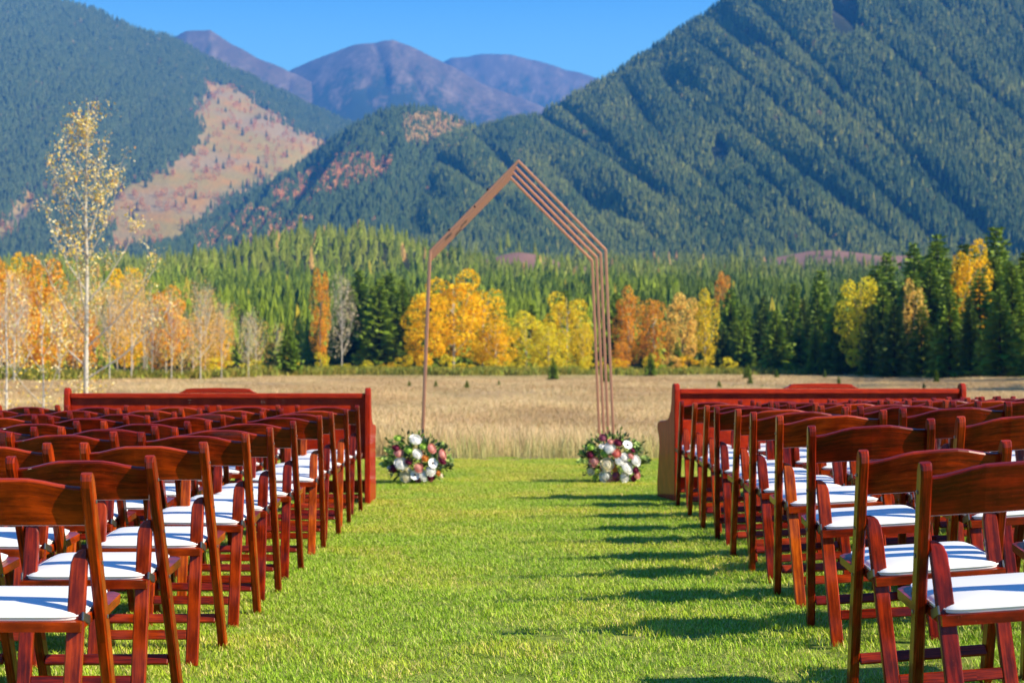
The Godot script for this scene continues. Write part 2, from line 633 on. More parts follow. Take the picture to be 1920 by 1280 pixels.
func flowers(label: String, where: Vector3, list: Array, flip: float) -> void:
	var a := base("flower_arrangement", where)
	tag(a, label, "flowers", "flower arrangements at the feet of the arch")
	var tones := {"w": Color(0.95, 0.94, 0.9), "c": Color(0.9, 0.82, 0.6), "p": Color(0.8, 0.38, 0.33), "b": Color(0.2, 0.02, 0.06), "m": Color(0.34, 0.09, 0.16), "a": Color(0.95, 0.95, 0.95), "r": Color(0.72, 0.2, 0.16), "g": Color(0.4, 0.6, 0.1), "o": Color(0.75, 0.28, 0.06)}
	var names := {"w": "white_rose", "c": "cream_rose", "p": "pink_rose", "b": "burgundy_rose", "m": "mauve_rose", "a": "anemone", "r": "coral_rose", "g": "green_bloom", "o": "orange_bloom"}
	var petals := leafy(Color(1, 1, 1), 0.2, 0.7)
	var fo := begin()
	for i in 1100:
		var v := ball(1.0)
		var p := Vector3(v.x * 0.27, 0.22 + v.y * 0.23, v.z * 0.13)
		p.y = maxf(p.y, 0.01)
		var dir := Vector3(v.x * 1.2 + jig(0.5), v.y + 0.15 + jig(0.5), v.z + jig(0.4)).normalized()
		if v.length() > 0.8 and rng.randf() < 0.25:
			p += dir * rng.randf_range(0.0, 0.08)
		var l := rng.randf_range(0.03, 0.06)
		var sd := dir.cross(Vector3(jig(1), jig(1), jig(1))).normalized() * l * rng.randf_range(0.16, 0.3)
		var g := rng.randf()
		fo.set_color(Color(0.045, 0.085, 0.025) if g < 0.45 else Color(0.12, 0.2, 0.03) if g < 0.75 else Color(0.28, 0.42, 0.09) if g < 0.88 else Color(0.1, 0.16, 0.12))
		quad(fo, p, p + dir * l * 0.5 + sd, p + dir * l, p + dir * l * 0.5 - sd)
	put("foliage", done(fo), petals, a).set_meta("kind", "stuff")
	for s in 9:
		# snapdragon spikes and sprigs that stick out of the outline
		var ang: float = [0.35, 0.65, 0.9, 0.2, 2.2, 2.5, 2.75, 0.1, 3.0][s] + jig(0.1)
		var dir := Vector3(cos(ang), sin(ang) * 0.8, jig(0.3)).normalized()
		var sp := begin()
		for i in 26:
			var t := 0.16 + 0.18 * i / 26.0
			var q := Vector3(0, 0.14, 0) + dir * t
			var o := ball(0.02)
			var l := 0.028 * (1.2 - t)
			sp.set_color(Color(0.42, 0.56, 0.16) if s % 3 != 1 else Color(0.13, 0.17, 0.06))
			quad(sp, q + o, q + o + Vector3(l, l * 0.5, jig(l)), q + o + Vector3(jig(l), l * 1.4, jig(l)), q + o + Vector3(-l, l * 0.5, jig(l)))
		put("sprig", done(sp), petals, a)
	for f in list:
		var x: float = f[0] / 1000.0
		var y: float = f[1] / 1000.0 * 1.22 + 0.04
		var r: float = f[2] / 1000.0 * 1.25
		var code: String = f[3]
		var q := 1.0 - pow(x / 0.36, 2.0) - pow((y - 0.23) / 0.31, 2.0)
		var z := 0.07 + 0.2 * sqrt(maxf(q, 0.0))
		var o := put(names[code], blossom("anemone" if code == "a" else "rose", r, tones[code]), petals, a)
		o.position = Vector3(x, y, z)
		o.rotation = Vector3(-(y - 0.2) * 2.0 - 0.35 + jig(0.25), x * 2.2 + 0.3 + jig(0.25), jig(3.0))
		if code == "a":
			var s := SphereMesh.new()
			s.radius = r * 0.24
			s.height = r * 0.4
			s.radial_segments = 10
			s.rings = 5
			var ey := put("centre", s, M.bolt, o)
			ey.position.z = 0.008


# ---------------------------------------------------------------- lawn and meadow
func lawn() -> void:
	var st := begin(false)
	var nx := 160
	var nz := 190
	for i in nx + 1:
		for j in nz + 1:
			var x := lerpf(-14.0, 14.0, i / float(nx))
			var edge := 20.3 + n_wide.get_noise_2d(x * 4.0, 3.0) * 0.7
			var d := lerpf(-6.0, edge, j / float(nz))
			var v := n_fine.get_noise_2d(x * 3.0, d * 3.0)
			st.set_color(Color(0.17, 0.24, 0.03).lerp(Color(0.27, 0.29, 0.06), clampf(0.5 + v, 0, 1)))
			st.add_vertex(at(x, d))
	for i in nx:
		for j in nz:
			var a := i * (nz + 1) + j
			for k in [a, a + 1, a + nz + 2, a, a + nz + 2, a + nz + 1]:
				st.add_index(k)
	tag(put("lawn", done(st), M.lawn), "mown green lawn between and under the rows of chairs", "lawn", "", "structure")


func blades(count: int, side: float, h0: float, h1: float, w: float, bend: float, tones: Array) -> ArrayMesh:
	var st := begin()
	for i in count:
		var p := Vector3(jig(side / 2.0), 0, jig(side / 2.0))
		var a := rng.randf() * TAU
		var dir := Vector3(cos(a), 0, sin(a))
		var s := Vector3(-dir.z, 0, dir.x) * w * rng.randf_range(0.6, 1.3)
		var h := lerpf(h0, h1, pow(rng.randf(), 1.5))
		var b := h * bend * rng.randf_range(0.2, 1.4)
		var m := p + Vector3(0, h * 0.6, 0) + dir * b * 0.35
		var t := p + Vector3(0, h, 0) + dir * b
		var c: Color = tones[rng.randi() % tones.size()]
		st.set_color(c * rng.randf_range(0.8, 1.15))
		quad(st, p - s, p + s, m + s * 0.8, m - s * 0.8)
		tri(st, m - s * 0.8, m + s * 0.8, t)
	return done(st)


func grass() -> void:
	var greens := [Color(0.31, 0.45, 0.025), Color(0.35, 0.5, 0.03), Color(0.42, 0.53, 0.05), Color(0.25, 0.39, 0.02), Color(0.58, 0.54, 0.17)]
	var holder := base("grass", Vector3.ZERO)
	tag(holder, "short mown grass blades covering the lawn", "grass", "", "stuff")
	var where: Array = [[], [], [], [], []]
	var tints: Array = [[], [], [], [], []]
	var step := 0.3
	var d := 3.5
	while d < 20.9:
		var x := -d * 0.33 - 0.3
		while x < d * 0.33 + 0.3:
			var px := x + jig(0.03)
			var pd := d + jig(0.03)
			var v := rng.randi() % 5
			if pd < 20.3 + n_wide.get_noise_2d(px * 4.0, 3.0) * 0.7 + jig(0.4):
				var n := n_fine.get_noise_2d(px * 2.0, pd * 2.0)
				var n2 := n_fine.get_noise_2d(px * 9.0 + 70.0, pd * 9.0)
				var dry := clampf(0.3 + n * 1.2 + n2 * 0.4 + (pd - 12.0) * 0.05, 0.0, 1.0)
				where[v].append(spun(at(px, pd), rng.randf() * TAU, Vector3(1, rng.randf_range(0.85, 1.15) * (1.0 + n2 * 0.3), 1)))
				tints[v].append(Color(0.9, 1.0, 0.85).lerp(Color(1.4, 1.1, 1.2), dry) * (1.0 + n2 * 0.12))
			x += step
		d += step
	for v in 5:
		scatter("grass_patch", blades(1350, 0.38, 0.009, 0.026, 0.0016, 1.25, greens), M.blade, where[v], tints[v], holder)


func meadow() -> void:
	var hay := [Color(0.78, 0.57, 0.3), Color(0.7, 0.5, 0.25), Color(0.84, 0.65, 0.38), Color(0.6, 0.43, 0.2), Color(0.5, 0.44, 0.17)]
	var holder := base("dry_grass", Vector3.ZERO)
	tag(holder, "tall dry golden meadow grass beyond the lawn", "grass", "", "stuff")
	var where: Array = [[], [], [], []]
	var tints: Array = [[], [], [], []]
	var d := 20.2
	while d < 150.0:
		var step := 0.5 if d < 26.0 else 0.8 if d < 60.0 else 1.2
		var x := -d * 0.335 - 1.0
		while x < d * 0.335 + 1.0:
			var v := rng.randi() % 4
			var px := x + jig(step * 0.5)
			var pd := d + jig(step * 0.5)
			var edge := 20.3 + n_wide.get_noise_2d(px * 4.0, 3.0) * 0.7
			if pd > edge - 0.1:
				var n := n_fine.get_noise_2d(px * 0.5, pd * 0.22)
				var n2 := n_wide.get_noise_2d(px * 2.0, pd * 1.2)
				var tall := 1.05 if pd < edge + 1.8 else 0.42
				tall *= 1.0 + n * 0.7
				var green := clampf(1.0 - (pd - edge) / 1.2, 0.0, 1.0) * 0.75 + smoothstep(118.0, 150.0, pd) * 0.6
				var t := Color(1, 1, 1).lerp(Color(0.85, 0.78, 0.75), clampf(0.5 + n2 * 1.6, 0, 1)).lerp(Color(0.62, 0.9, 0.5), green)
				where[v].append(spun(at(px, pd), rng.randf() * TAU, Vector3(step * 1.25, tall, step * 1.25)))
				tints[v].append(t * (1.0 + n * 0.25))
			x += step
		d += step
	for v in 4:
		scatter("dry_grass_patch", blades(240, 1.0, 0.14, 0.4, 0.0035, 0.7, hay), M.dry, where[v], tints[v], holder)


func ground() -> void:
	var st := begin(false)
	var radii: Array = [0.0]
	var r := 1.0
	while r < 5200.0:
		radii.append(r)
		r *= 1.045 if r > 20.0 else 1.12
		if r > 19.0 and r < 19.9:
			r = 19.9
	var cols := 240
	for q in radii:
		for k in cols + 1:
			# finer ahead of the camera
			var f := k / float(cols) * 2.0 - 1.0
			var ang := signf(f) * pow(absf(f), 1.7) * PI
			var x: float = sin(ang) * q
			var d: float = cos(ang) * q
			var h := ground_h(x, d)
			if d < 19.5:
				h -= 0.06
			var n := n_wide.get_noise_2d(x * 1.5, d * 0.7)
			var n2 := n_fine.get_noise_2d(x * 0.5, d * 0.3)
			var c := Color(0.68, 0.48, 0.25).lerp(Color(0.56, 0.39, 0.2), clampf(0.5 + n * 1.5, 0, 1))
			c = c.lerp(Color(0.3, 0.27, 0.08), clampf(n2 * 1.5, 0, 0.5))
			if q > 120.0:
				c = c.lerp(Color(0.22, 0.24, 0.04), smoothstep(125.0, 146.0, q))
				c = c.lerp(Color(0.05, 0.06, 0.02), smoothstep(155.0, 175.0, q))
				if Vector2(x - 5.0, d - 695.0).length() < 32.0 or (d > 850.0 and d < 930.0 and absf(x - 178.0) < 60.0):
					c = Color(0.4, 0.21, 0.14)
				elif q > 640.0:
					c = c.lerp(Color(0.3, 0.2, 0.15), smoothstep(-0.1, 0.3, n))
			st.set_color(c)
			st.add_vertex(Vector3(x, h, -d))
	for j in radii.size() - 1:
		for k in cols:
			var a := j * (cols + 1) + k
			for i in [a, a + cols + 1, a + cols + 2, a, a + cols + 2, a + 1]:
				st.add_index(i)
	tag(put("ground", done(st), M.ground), "dry meadow ground rising to wooded foothills", "ground", "", "structure")


# ---------------------------------------------------------------- trees
func fir_mesh(levels: int, spread: float, ragged: float) -> ArrayMesh:
	# unit height, needle sprays on drooping boughs
	var st := begin()
	for i in levels:
		var y := 0.06 + 0.93 * pow(i / float(levels), 0.9)
		var reach := spread * pow(1.0 - y, 0.8) + 0.012
		var n := 9 if y < 0.7 else 6
		for k in n:
			var a := TAU * k / n + i * 0.9 + jig(0.35)
			var r := reach * rng.randf_range(1.0 - ragged, 1.0 + ragged * 0.6)
			var dir := Vector3(cos(a), 0, sin(a))
			var root := Vector3(0, y, 0)
			var tip := root + dir * r + Vector3(0, -r * rng.randf_range(0.15, 0.5) + 0.015, 0)
			var sd := Vector3(-dir.z, 0, dir.x) * (0.016 + r * 0.22)
			var mid := root.lerp(tip, 0.55) + Vector3(0, 0.012, 0)
			st.set_color(Color(1, 1, 1) * rng.randf_range(0.7, 1.35))
			quad(st, root, mid + sd, tip, mid - sd)
			var hang := Vector3(0, -0.022 - r * 0.18, 0)
			quad(st, root, mid, tip, mid + hang)
			for j in 4:
				var q := root.lerp(tip, rng.randf_range(0.45, 1.0)) + ball(0.02)
				var e := 0.011 + r * 0.08
				tri(st, q + ball(e), q + dir * e * 1.6 + ball(e), q + Vector3(0, -e, 0) + ball(e))
	return done(st)


func far_fir_mesh(layers: int, spread: float) -> ArrayMesh:
	var st := begin()
	for i in layers:
		var y0 := 0.08 + 0.8 * i / float(layers)
		var y1 := y0 + 1.5 / layers
		var r := spread * (1.0 - y0 * 0.93)
		var n := 7
		var ring: Array = []
		for k in n * 2:
			var a := TAU * k / (n * 2.0) + i * 0.6
			var q := r * (rng.randf_range(0.85, 1.2) if k % 2 == 0 else rng.randf_range(0.4, 0.6))
			ring.append(Vector3(cos(a) * q, y0 + (-0.03 if k % 2 == 0 else 0.02), sin(a) * q))
		var tip := Vector3(jig(0.01), minf(y1, 1.0), jig(0.01))
		for k in n * 2:
			st.set_color(Color(1, 1, 1) * rng.randf_range(0.75, 1.25))
			tri(st, ring[k], tip, ring[(k + 1) % (n * 2)])
	return done(st)


func far_crown_mesh() -> ArrayMesh:
	var st := begin()
	for i in 90:
		var v := ball(1.0)
		v = v.normalized() * pow(v.length(), 0.4)
		var p := Vector3(v.x * 0.26, 0.56 + v.y * 0.43, v.z * 0.26)
		st.set_color(Color(1, 1, 1) * rng.randf_range(0.7, 1.3))
		tri(st, p + ball(0.12), p + ball(0.12), p + ball(0.12))
	return done(st)


func crown_mesh(lobes: int, leaves: int, size: float, slim: float, low: float, shell := 0.3) -> ArrayMesh:
	# leaf clumps in unit space: height 1, width 1 (scaled per tree)
	var st := begin()
	for i in lobes:
		var t := (i + 0.5) / lobes
		var y := lerpf(low, 0.9, t)
		var r := 0.5 * pow(sin(PI * clampf((y - low * 0.4) / (1.04 - low * 0.4), 0.03, 0.97)), 0.65) * slim
		var a := i * 2.4 + jig(0.5)
		var c := Vector3(cos(a) * r * 0.62, y + jig(0.03), sin(a) * r * 0.62)
		var lr := rng.randf_range(0.12, 0.24)
		for k in leaves:
			var v := ball(1.0)
			v = v.normalized() * pow(v.length(), shell)
			var p := c + Vector3(v.x * lr * 1.05, v.y * lr * 0.62, v.z * lr * 1.05)
			var s := size * rng.randf_range(0.6, 1.3)
			st.set_color(Color(1, rng.randf_range(0.85, 1.1), 1) * rng.randf_range(0.75, 1.2))
			var e1 := ball(1.0).normalized() * s
			var e2 := e1.cross(ball(1.0)).normalized() * s * 0.7
			e1.y *= 0.45
			e2.y *= 0.45
			quad(st, p - e1, p - e2, p + e1, p + e2)
	return done(st)


func limbs_mesh(n: int, low: float, radius: float, twigs: int, spread := 0.4) -> ArrayMesh:
	var st := begin(false)
	tube(st, [Vector3(0, -0.03, 0), Vector3(0.008, 0.3, 0), Vector3(-0.006, 0.65, 0.01), Vector3(0, 0.97, 0)], [radius, radius * 0.8, radius * 0.5, radius * 0.12], 7)
	for i in n:
		var y := lerpf(low, 0.8, i / float(n))
		var a := i * 2.4 + jig(0.4)
		var l := spread * (1.05 - y) + 0.08
		var dir := Vector3(cos(a), 0, sin(a))
		var p := Vector3(0, y, 0)
		var m := p + dir * l * 0.5 + Vector3(0, l * 0.32, 0)
		var e := p + dir * l * 0.85 + Vector3(0, l * 0.95, 0)
		tube(st, [p, m, e], [radius * 0.42, radius * 0.28, radius * 0.08], 5)
		for k in twigs:
			var q := p.lerp(e, rng.randf_range(0.3, 1.0))
			var w := q + Vector3(jig(0.12), rng.randf_range(0.05, 0.16), jig(0.12))
			tube(st, [q, w], [radius * 0.12, radius * 0.05], 3)
	return done(st)


func golden_trees() -> void:
	var full := [crown_mesh(18, 170, 0.03, 1.05, 0.18), crown_mesh(15, 190, 0.03, 1.0, 0.22), crown_mesh(20, 150, 0.029, 1.1, 0.15)]
	var thin := [crown_mesh(18, 58, 0.021, 1.0, 0.2, 0.8), crown_mesh(16, 55, 0.021, 0.95, 0.26, 0.8)]
	var wood_full := limbs_mesh(9, 0.2, 0.018, 2)
	var wood_thin := limbs_mesh(16, 0.2, 0.014, 9)
	# x, distance, height, crown width, colour, label
	var list := [
		[-5.6, 160, 10.1, 6.6, "gold", "tallest golden cottonwood, framed by the left side of the arch"],
		[-8.0, 156, 7.9, 4.9, "gold", "orange gold cottonwood crossed by the thin copper arch leg"],
		[-2.9, 164, 8.6, 5.2, "gold", "golden cottonwood just right of the tallest one inside the arch"],
		[-1.5, 150, 5.0, 4.3, "gold", "low golden tree at the foot of the cottonwoods inside the arch"],
		[1.3, 158, 6.1, 4.5, "lemon", "lime yellow aspen in the middle of the arch opening"],
		[5.3, 162, 8.0, 5.1, "yellow", "tall yellow aspen beside the four copper legs inside the arch"],
		[3.3, 152, 4.8, 4.1, "lemon", "short lime yellow aspen in front of the tall yellow one"],
		[6.6, 155, 5.1, 2.4, "yellow", "narrow yellow aspen directly behind the four copper legs"],
		[11.4, 163, 8.6, 3.2, "orange", "orange aspen nearest the arch in the cluster beyond its copper legs"],
		[13.4, 158, 7.4, 3.1, "orange", "deep orange aspen second in the cluster outside the arch"],
		[15.8, 155, 7.8, 3.5, "pale", "pale gold aspen third in the cluster outside the arch"],
		[18.5, 160, 8.2, 3.0, "yellow", "yellow aspen at the fir end of the cluster outside the arch"],
		[9.8, 150, 3.1, 1.9, "orange", "small orange sapling beside the foot of the arch legs"],
		[29.0, 139, 8.5, 4.4, "lemon", "lemon yellow tree half hidden among the dark firs"],
		[31.5, 131, 7.7, 2.2, "pale", "thin dull gold tree shaded between dark firs"],
		[34.3, 125, 10.4, 3.5, "gold", "tall amber tree standing above the dark firs"],
		[29.0, 230, 9.4, 2.6, "orange", "small orange tree rising from the green conifers behind"],
		[-17.2, 150, 9.8, 1.9, "orange", "slender orange poplar beside a bare grey one"],
		[-20.7, 135, 5.1, 2.9, "pale", "pale gold rounded tree next to the little green fir"],
		[-18.5, 132, 4.4, 1.6, "pale", "small pale gold tree touching the little green fir"],
		[-31.6, 112, 8.6, 3.4, "orange", "rusty orange tree rising close behind the birch"],
		[-34.9, 121, 7.6, 2.8, "gold", "golden orange tree at the edge behind the birch"],
		[-37.5, 125, 9.4, 2.6, "gold", "yellow tree at the far edge of the wood"],
		[-30.1, 118, 8.3, 3.4, "tan", "tan poplar with thin leaves right behind the birch trunk"],
		[-20.5, 110, 6.9, 3.0, "tan", "pale trunked poplar with sparse tan twigs, nearest the golden tree"],
		[-21.4, 105, 6.2, 2.1, "pale", "poplar with an orange top and leaning white trunk"],
		[-24.6, 108, 7.4, 2.8, "tan", "thinly leaved tan poplar with forked pale trunk"],
		[-27.1, 100, 5.9, 2.4, "pale", "short pale yellow poplar at the meadow edge by the birch"],
		[-20.0, 115, 5.6, 2.2, "tan", "small brown poplar at the end of the poplar row"],
		[-15.5, 152, 9.6, 3.6, "bare", "leafless grey beige poplar beside the slender orange one"],
		[-23.6, 98, 6.2, 2.5, "tan", "nearest tan poplar with a white trunk at the meadow edge"],
		[-30.7, 104, 6.8, 2.2, "tan", "tan poplar partly covered by the golden leaves of the birch"],
		[-24.1, 112, 6.0, 1.8, "bare", "nearly bare poplar standing between two tan ones"],
		[-33.0, 108, 5.6, 2.6, "pale", "low pale gold bush-like tree at the wood's edge"],
		[-28.6, 96, 6.6, 3.0, "tan", "brown tan poplar low behind the lower boughs of the birch"],
		[-33.8, 110, 8.0, 3.2, "orange", "rust brown tree left of the rusty orange one behind the birch"],
		[-26.0, 118, 7.6, 3.0, "pale", "pale ochre poplar rising behind the short pale yellow one"],
		[-22.4, 122, 7.0, 2.8, "tan", "dusty tan poplar filling the gap behind the forked pale trunks"],
		[-35.5, 114, 6.4, 3.0, "tan", "wide brown tree at the outer edge of the autumn wood"],
		[-29.0, 125, 8.6, 3.0, "gold", "dull gold poplar standing behind the tan poplars near the birch"],
		[-18.6, 118, 5.0, 2.0, "bare", "bare brushy tree beside the pale gold rounded tree"],
	]
	for i in 16:
		var b := lerpf(-0.315, -0.17, i / 15.0) + jig(0.004)
		var d := rng.randf_range(112.0, 134.0)
		list.append([b * d, d, rng.randf_range(5.0, 8.0) * lerpf(1.1, 0.8, i / 15.0), rng.randf_range(2.4, 3.6), ["tan", "orange", "pale", "tan", "gold"][i % 5], "thinly leaved autumn poplar deep in the row behind the birch"])
	for e in list:
		var sparse: bool = e[4] in ["tan", "bare", "pale"] and e[1] < 153 and e[0] < 0
		var kind: String = "poplar_tree" if sparse else "aspen_tree"
		var t := base(kind, at(e[0], e[1]))
		t.rotation.y = rng.randf() * TAU
		tag(t, e[5], "tree", "autumn trees along the meadow edge")
		var k := rng.randi()
		var trunk := put("trunk", wood_thin if sparse else wood_full, M.bark_pale if k % 3 != 0 or sparse else M.bark_grey, t)
		trunk.scale = Vector3(maxf(e[3] * 1.1, e[2] * 0.42), e[2] * 0.97, maxf(e[3] * 1.1, e[2] * 0.42))
		var cr := put("crown", thin[k % 2] if sparse else full[k % 3], M[e[4]], t)
		cr.scale = Vector3(e[3], e[2], e[3])
		cr.rotation.y = rng.randf() * TAU


func shrubs() -> void:
	var m := [crown_mesh(7, 90, 0.05, 1.0, 0.2), crown_mesh(6, 90, 0.05, 1.0, 0.25)]
	var list := [[-11.0, 148, "gold"], [-9.4, 146, "yellow"], [-7.6, 147, "gold"], [-5.6, 145, "lemon"], [-4.0, 146, "yellow"], [-12.6, 146, "lemon"], [-14.4, 142, "lemon"], [-16.0, 140, "lemon"], [-18.0, 136, "lemon"], [-20.2, 131, "lemon"], [-22.5, 128, "lemon"], [8.2, 147, "yellow"], [9.6, 146, "gold"], [12.2, 147, "yellow"], [14.0, 146, "pale"], [15.4, 147, "gold"], [17.0, 145, "yellow"], [19.0, 146, "lemon"], [6.4, 146, "lemon"], [4.4, 147, "yellow"], [2.4, 148, "yellow"], [0.4, 146, "lemon"], [-1.8, 147, "yellow"]]
	var nth := 0
	list.sort_custom(func(a, b): return a[0] < b[0])
	for e in list:
		var s := put("shrub", m[rng.randi() % 2], M[e[2]])
		s.position = at(e[0], e[1], -0.25)
		nth += 1
		s.rotation.y = rng.randf() * TAU
		s.scale = Vector3(rng.randf_range(1.6, 2.6), rng.randf_range(1.2, 2.4), rng.randf_range(1.4, 2.2))
		tag(s, "%s yellow shrub of the strip, counted from %s" % [ORDER[(nth - 1) % 12 if nth < 13 else 23 - nth], "the birch" if nth < 13 else "the dark firs"], "shrub", "yellow shrubs along the meadow edge")
	# the low yellow-green growth under the trees, one mass
	var low := blades(160, 1.0, 0.25, 0.7, 0.02, 0.6, [Color(0.3, 0.33, 0.04), Color(0.4, 0.38, 0.05), Color(0.2, 0.25, 0.03), Color(0.45, 0.36, 0.06)])
	var where: Array = []
	var tints: Array = []
	for i in 900:
		var x := rng.randf_range(-50, 50)
		var d := 143.0 + n_wide.get_noise_2d(x * 3.0, 9.0) * 6.0 + jig(4.0)
		if x < -12.0:
			d = lerpf(143.0, 104.0, smoothstep(-12.0, -30.0, x)) + jig(5.0)
		if x > 21.0:
			d += 4.0
		where.append(spun(at(x, d), rng.randf() * TAU, Vector3(1.6, rng.randf_range(0.7, 1.5), 1.6)))
		tints.append(Color(1, 1, 1) * rng.randf_range(0.8, 1.2))
	var u := scatter("undergrowth", low, M.dry, where, tints)
	tag(u, "yellow green undergrowth along the foot of the woods", "undergrowth", "", "stuff")


func conifers() -> void:
	var meshes := [fir_mesh(26, 0.2, 0.3), fir_mesh(24, 0.24, 0.35), fir_mesh(28, 0.17, 0.25), fir_mesh(22, 0.22, 0.4)]
	var stem := begin(false)
	tube(stem, [Vector3(0, -0.03, 0), Vector3(0, 0.5, 0), Vector3(0, 0.97, 0)], [0.016, 0.01, 0.002], 6)
	var trunk := done(stem)
	var top := [0.125, 0.043, 0.15, 0.05, 0.175, 0.058, 0.21, 0.07, 0.24, 0.084, 0.255, 0.093, 0.3, 0.088]
	var places: Array = []
	for row in 4:
		var n := 13 if row < 3 else 11
		for i in n:
			var b := lerpf(0.126, 0.318, (i + 0.5 * (row % 2)) / float(n)) + jig(0.004)
			if row == 0 and i == 12:
				continue
			var d := lerpf(154.0, 116.0, smoothstep(0.12, 0.3, b)) + row * 8.0 + jig(3.0)
			var h: float = 0.95 + pl(b, top) * d - ground_h(b * d, d)
			h *= [0.62, 0.78, 0.92, 1.02][row] * rng.randf_range(0.82, 1.1)
			if b < 0.16 and row == 0:
				h *= 1.2
			places.append([b * d, d, h, ["fir_dark", "fir", "fir_light", "fir_dark", "fir"][rng.randi() % 5], ("%s fir in the front row of the dark wood, counted from the golden aspens" % ORDER[mini(i, 11)]) if row == 0 else "tall green fir standing behind the front row of the dark wood", "firs of the dark wood beside the meadow"])
	for i in 20:
		var b := lerpf(-0.1, -0.062, i / 19.0) + jig(0.004)
		var d := 172.0 + jig(7.0)
		if i % 3 == 2:
			continue
		places.append([b * d, d, rng.randf_range(6.5, 10.5), "fir_dark" if i % 3 else "fir", "dark fir behind the meadow edge between bare poplar and golden trees", "firs behind the golden trees"])
	for i in 12:
		var b := lerpf(-0.05, 0.13, i / 11.0) + jig(0.005)
		var d := 176.0 + jig(5.0)
		places.append([b * d, d, rng.randf_range(5.0, 8.5), "fir", "green fir showing behind the golden trees and the arch", "firs seen through and beside the arch"])
	for i in 6:
		# just outside the frame; their shade falls on the meadow
		var d := 66.0 + i * 9.0
		places.append([d * 0.33 + 6.0 + jig(1.5), d, rng.randf_range(13, 17), "fir_dark", "dark fir at the edge of the meadow shading its corner", "firs that shade the corner of the meadow"])
	var proto: Array = []
	for e in places:
		var k := rng.randi() % 4
		var t := base("fir_tree", at(e[0], e[1]))
		put("trunk", trunk, M.bark_dark, t)
		put("crown", meshes[k], M[e[3]], t)
		t.scale = Vector3(e[2] * rng.randf_range(1.1, 1.5), e[2], e[2] * rng.randf_range(1.1, 1.5))
		t.rotation.y = rng.randf() * TAU
		tag(t, e[4], "tree", e[5])
	# little firs in the grass
	var little := [[-17.55, 131, 4.3, "bright green young fir beside the pale gold tree"], [14.6, 148, 3.0, "small blue green fir in front of the orange aspens"], [10.6, 128, 1.9, "little dark fir standing alone beside the arch legs"], [2.9, 118, 1.6, "little green fir in the meadow inside the arch"]]
	for e in little:
		var t := base("young_fir", at(e[0], e[1]))
		put("trunk", trunk, M.bark_dark, t)
		put("crown", meshes[1], M.fir_light, t)
		t.scale = Vector3(e[2] * 1.25, e[2], e[2] * 1.25)
		tag(t, e[3], "tree", "young firs in the meadow")
	for i in 16:
		var d := rng.randf_range(45.0, 140.0)
		var x := rng.randf_range(-0.07, 0.27) * d
		var h := rng.randf_range(0.25, 0.45) if d < 80.0 else rng.randf_range(0.5, 1.2)
		var t := base("fir_seedling", at(x, d))
		put("crown", meshes[i % 4], M.fir_light, t)
		put("trunk", trunk, M.bark_dark, t)
		t.scale = Vector3(h * 1.5, h, h * 1.5)
		tag(t, "tiny green fir seedling scattered in the dry meadow grass", "seedling", "fir seedlings in the meadow")


func forest() -> void:
	var meshes := [far_fir_mesh(7, 0.21), far_fir_mesh(8, 0.17), far_fir_mesh(6, 0.25)]
	var holder := base("conifer_forest", Vector3.ZERO)
	tag(holder, "dense green conifer forest rising behind the meadow trees", "forest", "", "stuff")
	var places: Array = [[], [], []]
	var tints: Array = [[], [], []]
	var d := 172.0
	while d < 1000.0:
		var gap := 2.5 if d < 420.0 else 4.2
		var x := -d * 0.34
		while x < d * 0.34:
			var px := x + jig(gap * 0.6)
			var pd := d + jig(gap * 0.6)
			var n := n_wide.get_noise_2d(px * 0.5, pd * 0.5)
			var b := px / pd
			var keep := 0.85
			if pd > 620.0:
				keep = 0.4 + n
				if b > 0.06:
					keep = clampf(0.42 + n * 1.4, 0.05, 0.8)
			# two open patches on the slope
			if Vector2(px - 5.0, (pd - 690.0) * 0.9).length() < 27.0 or (b > 0.155 and b < 0.255 and pd > 640.0 and rng.randf() < 0.75):
				keep = 0.05
			if rng.randf() < keep:
				var k := rng.randi() % 3
				var h := rng.randf_range(4.0, 7.0) if pd < 420.0 else rng.randf_range(4.5, 8.0)
				var c := Color(0.24, 0.31, 0.012).lerp(Color(0.08, 0.14, 0.01), clampf(0.4 + n * 1.6 + jig(0.4), 0, 1))
				if b > 0.1:
					c = c.lerp(Color(0.08, 0.13, 0.02), 0.5)
				if pd > 470.0:
					h *= 1.0 if pd < 700.0 else 1.25
					c = c.lerp(Color(0.27, 0.29, 0.03), rng.randf_range(0.1, 0.9))
					if rng.randf() < 0.03:
						c = Color(0.6, 0.36, 0.1)
					if rng.randf() < 0.05:
						h *= 1.4
				elif rng.randf() < 0.012:
					c = Color(0.5, 0.4, 0.03)
				places[k].append(spun(at(px, pd, -0.2), rng.randf() * TAU, Vector3(h, h, h)))
				tints[k].append(c)
			x += gap
		d += gap * (1.0 if d < 420.0 else 1.6)
	for k in 3:
		scatter("conifer_mass", meshes[k], M.far_tree, places[k], tints[k], holder)


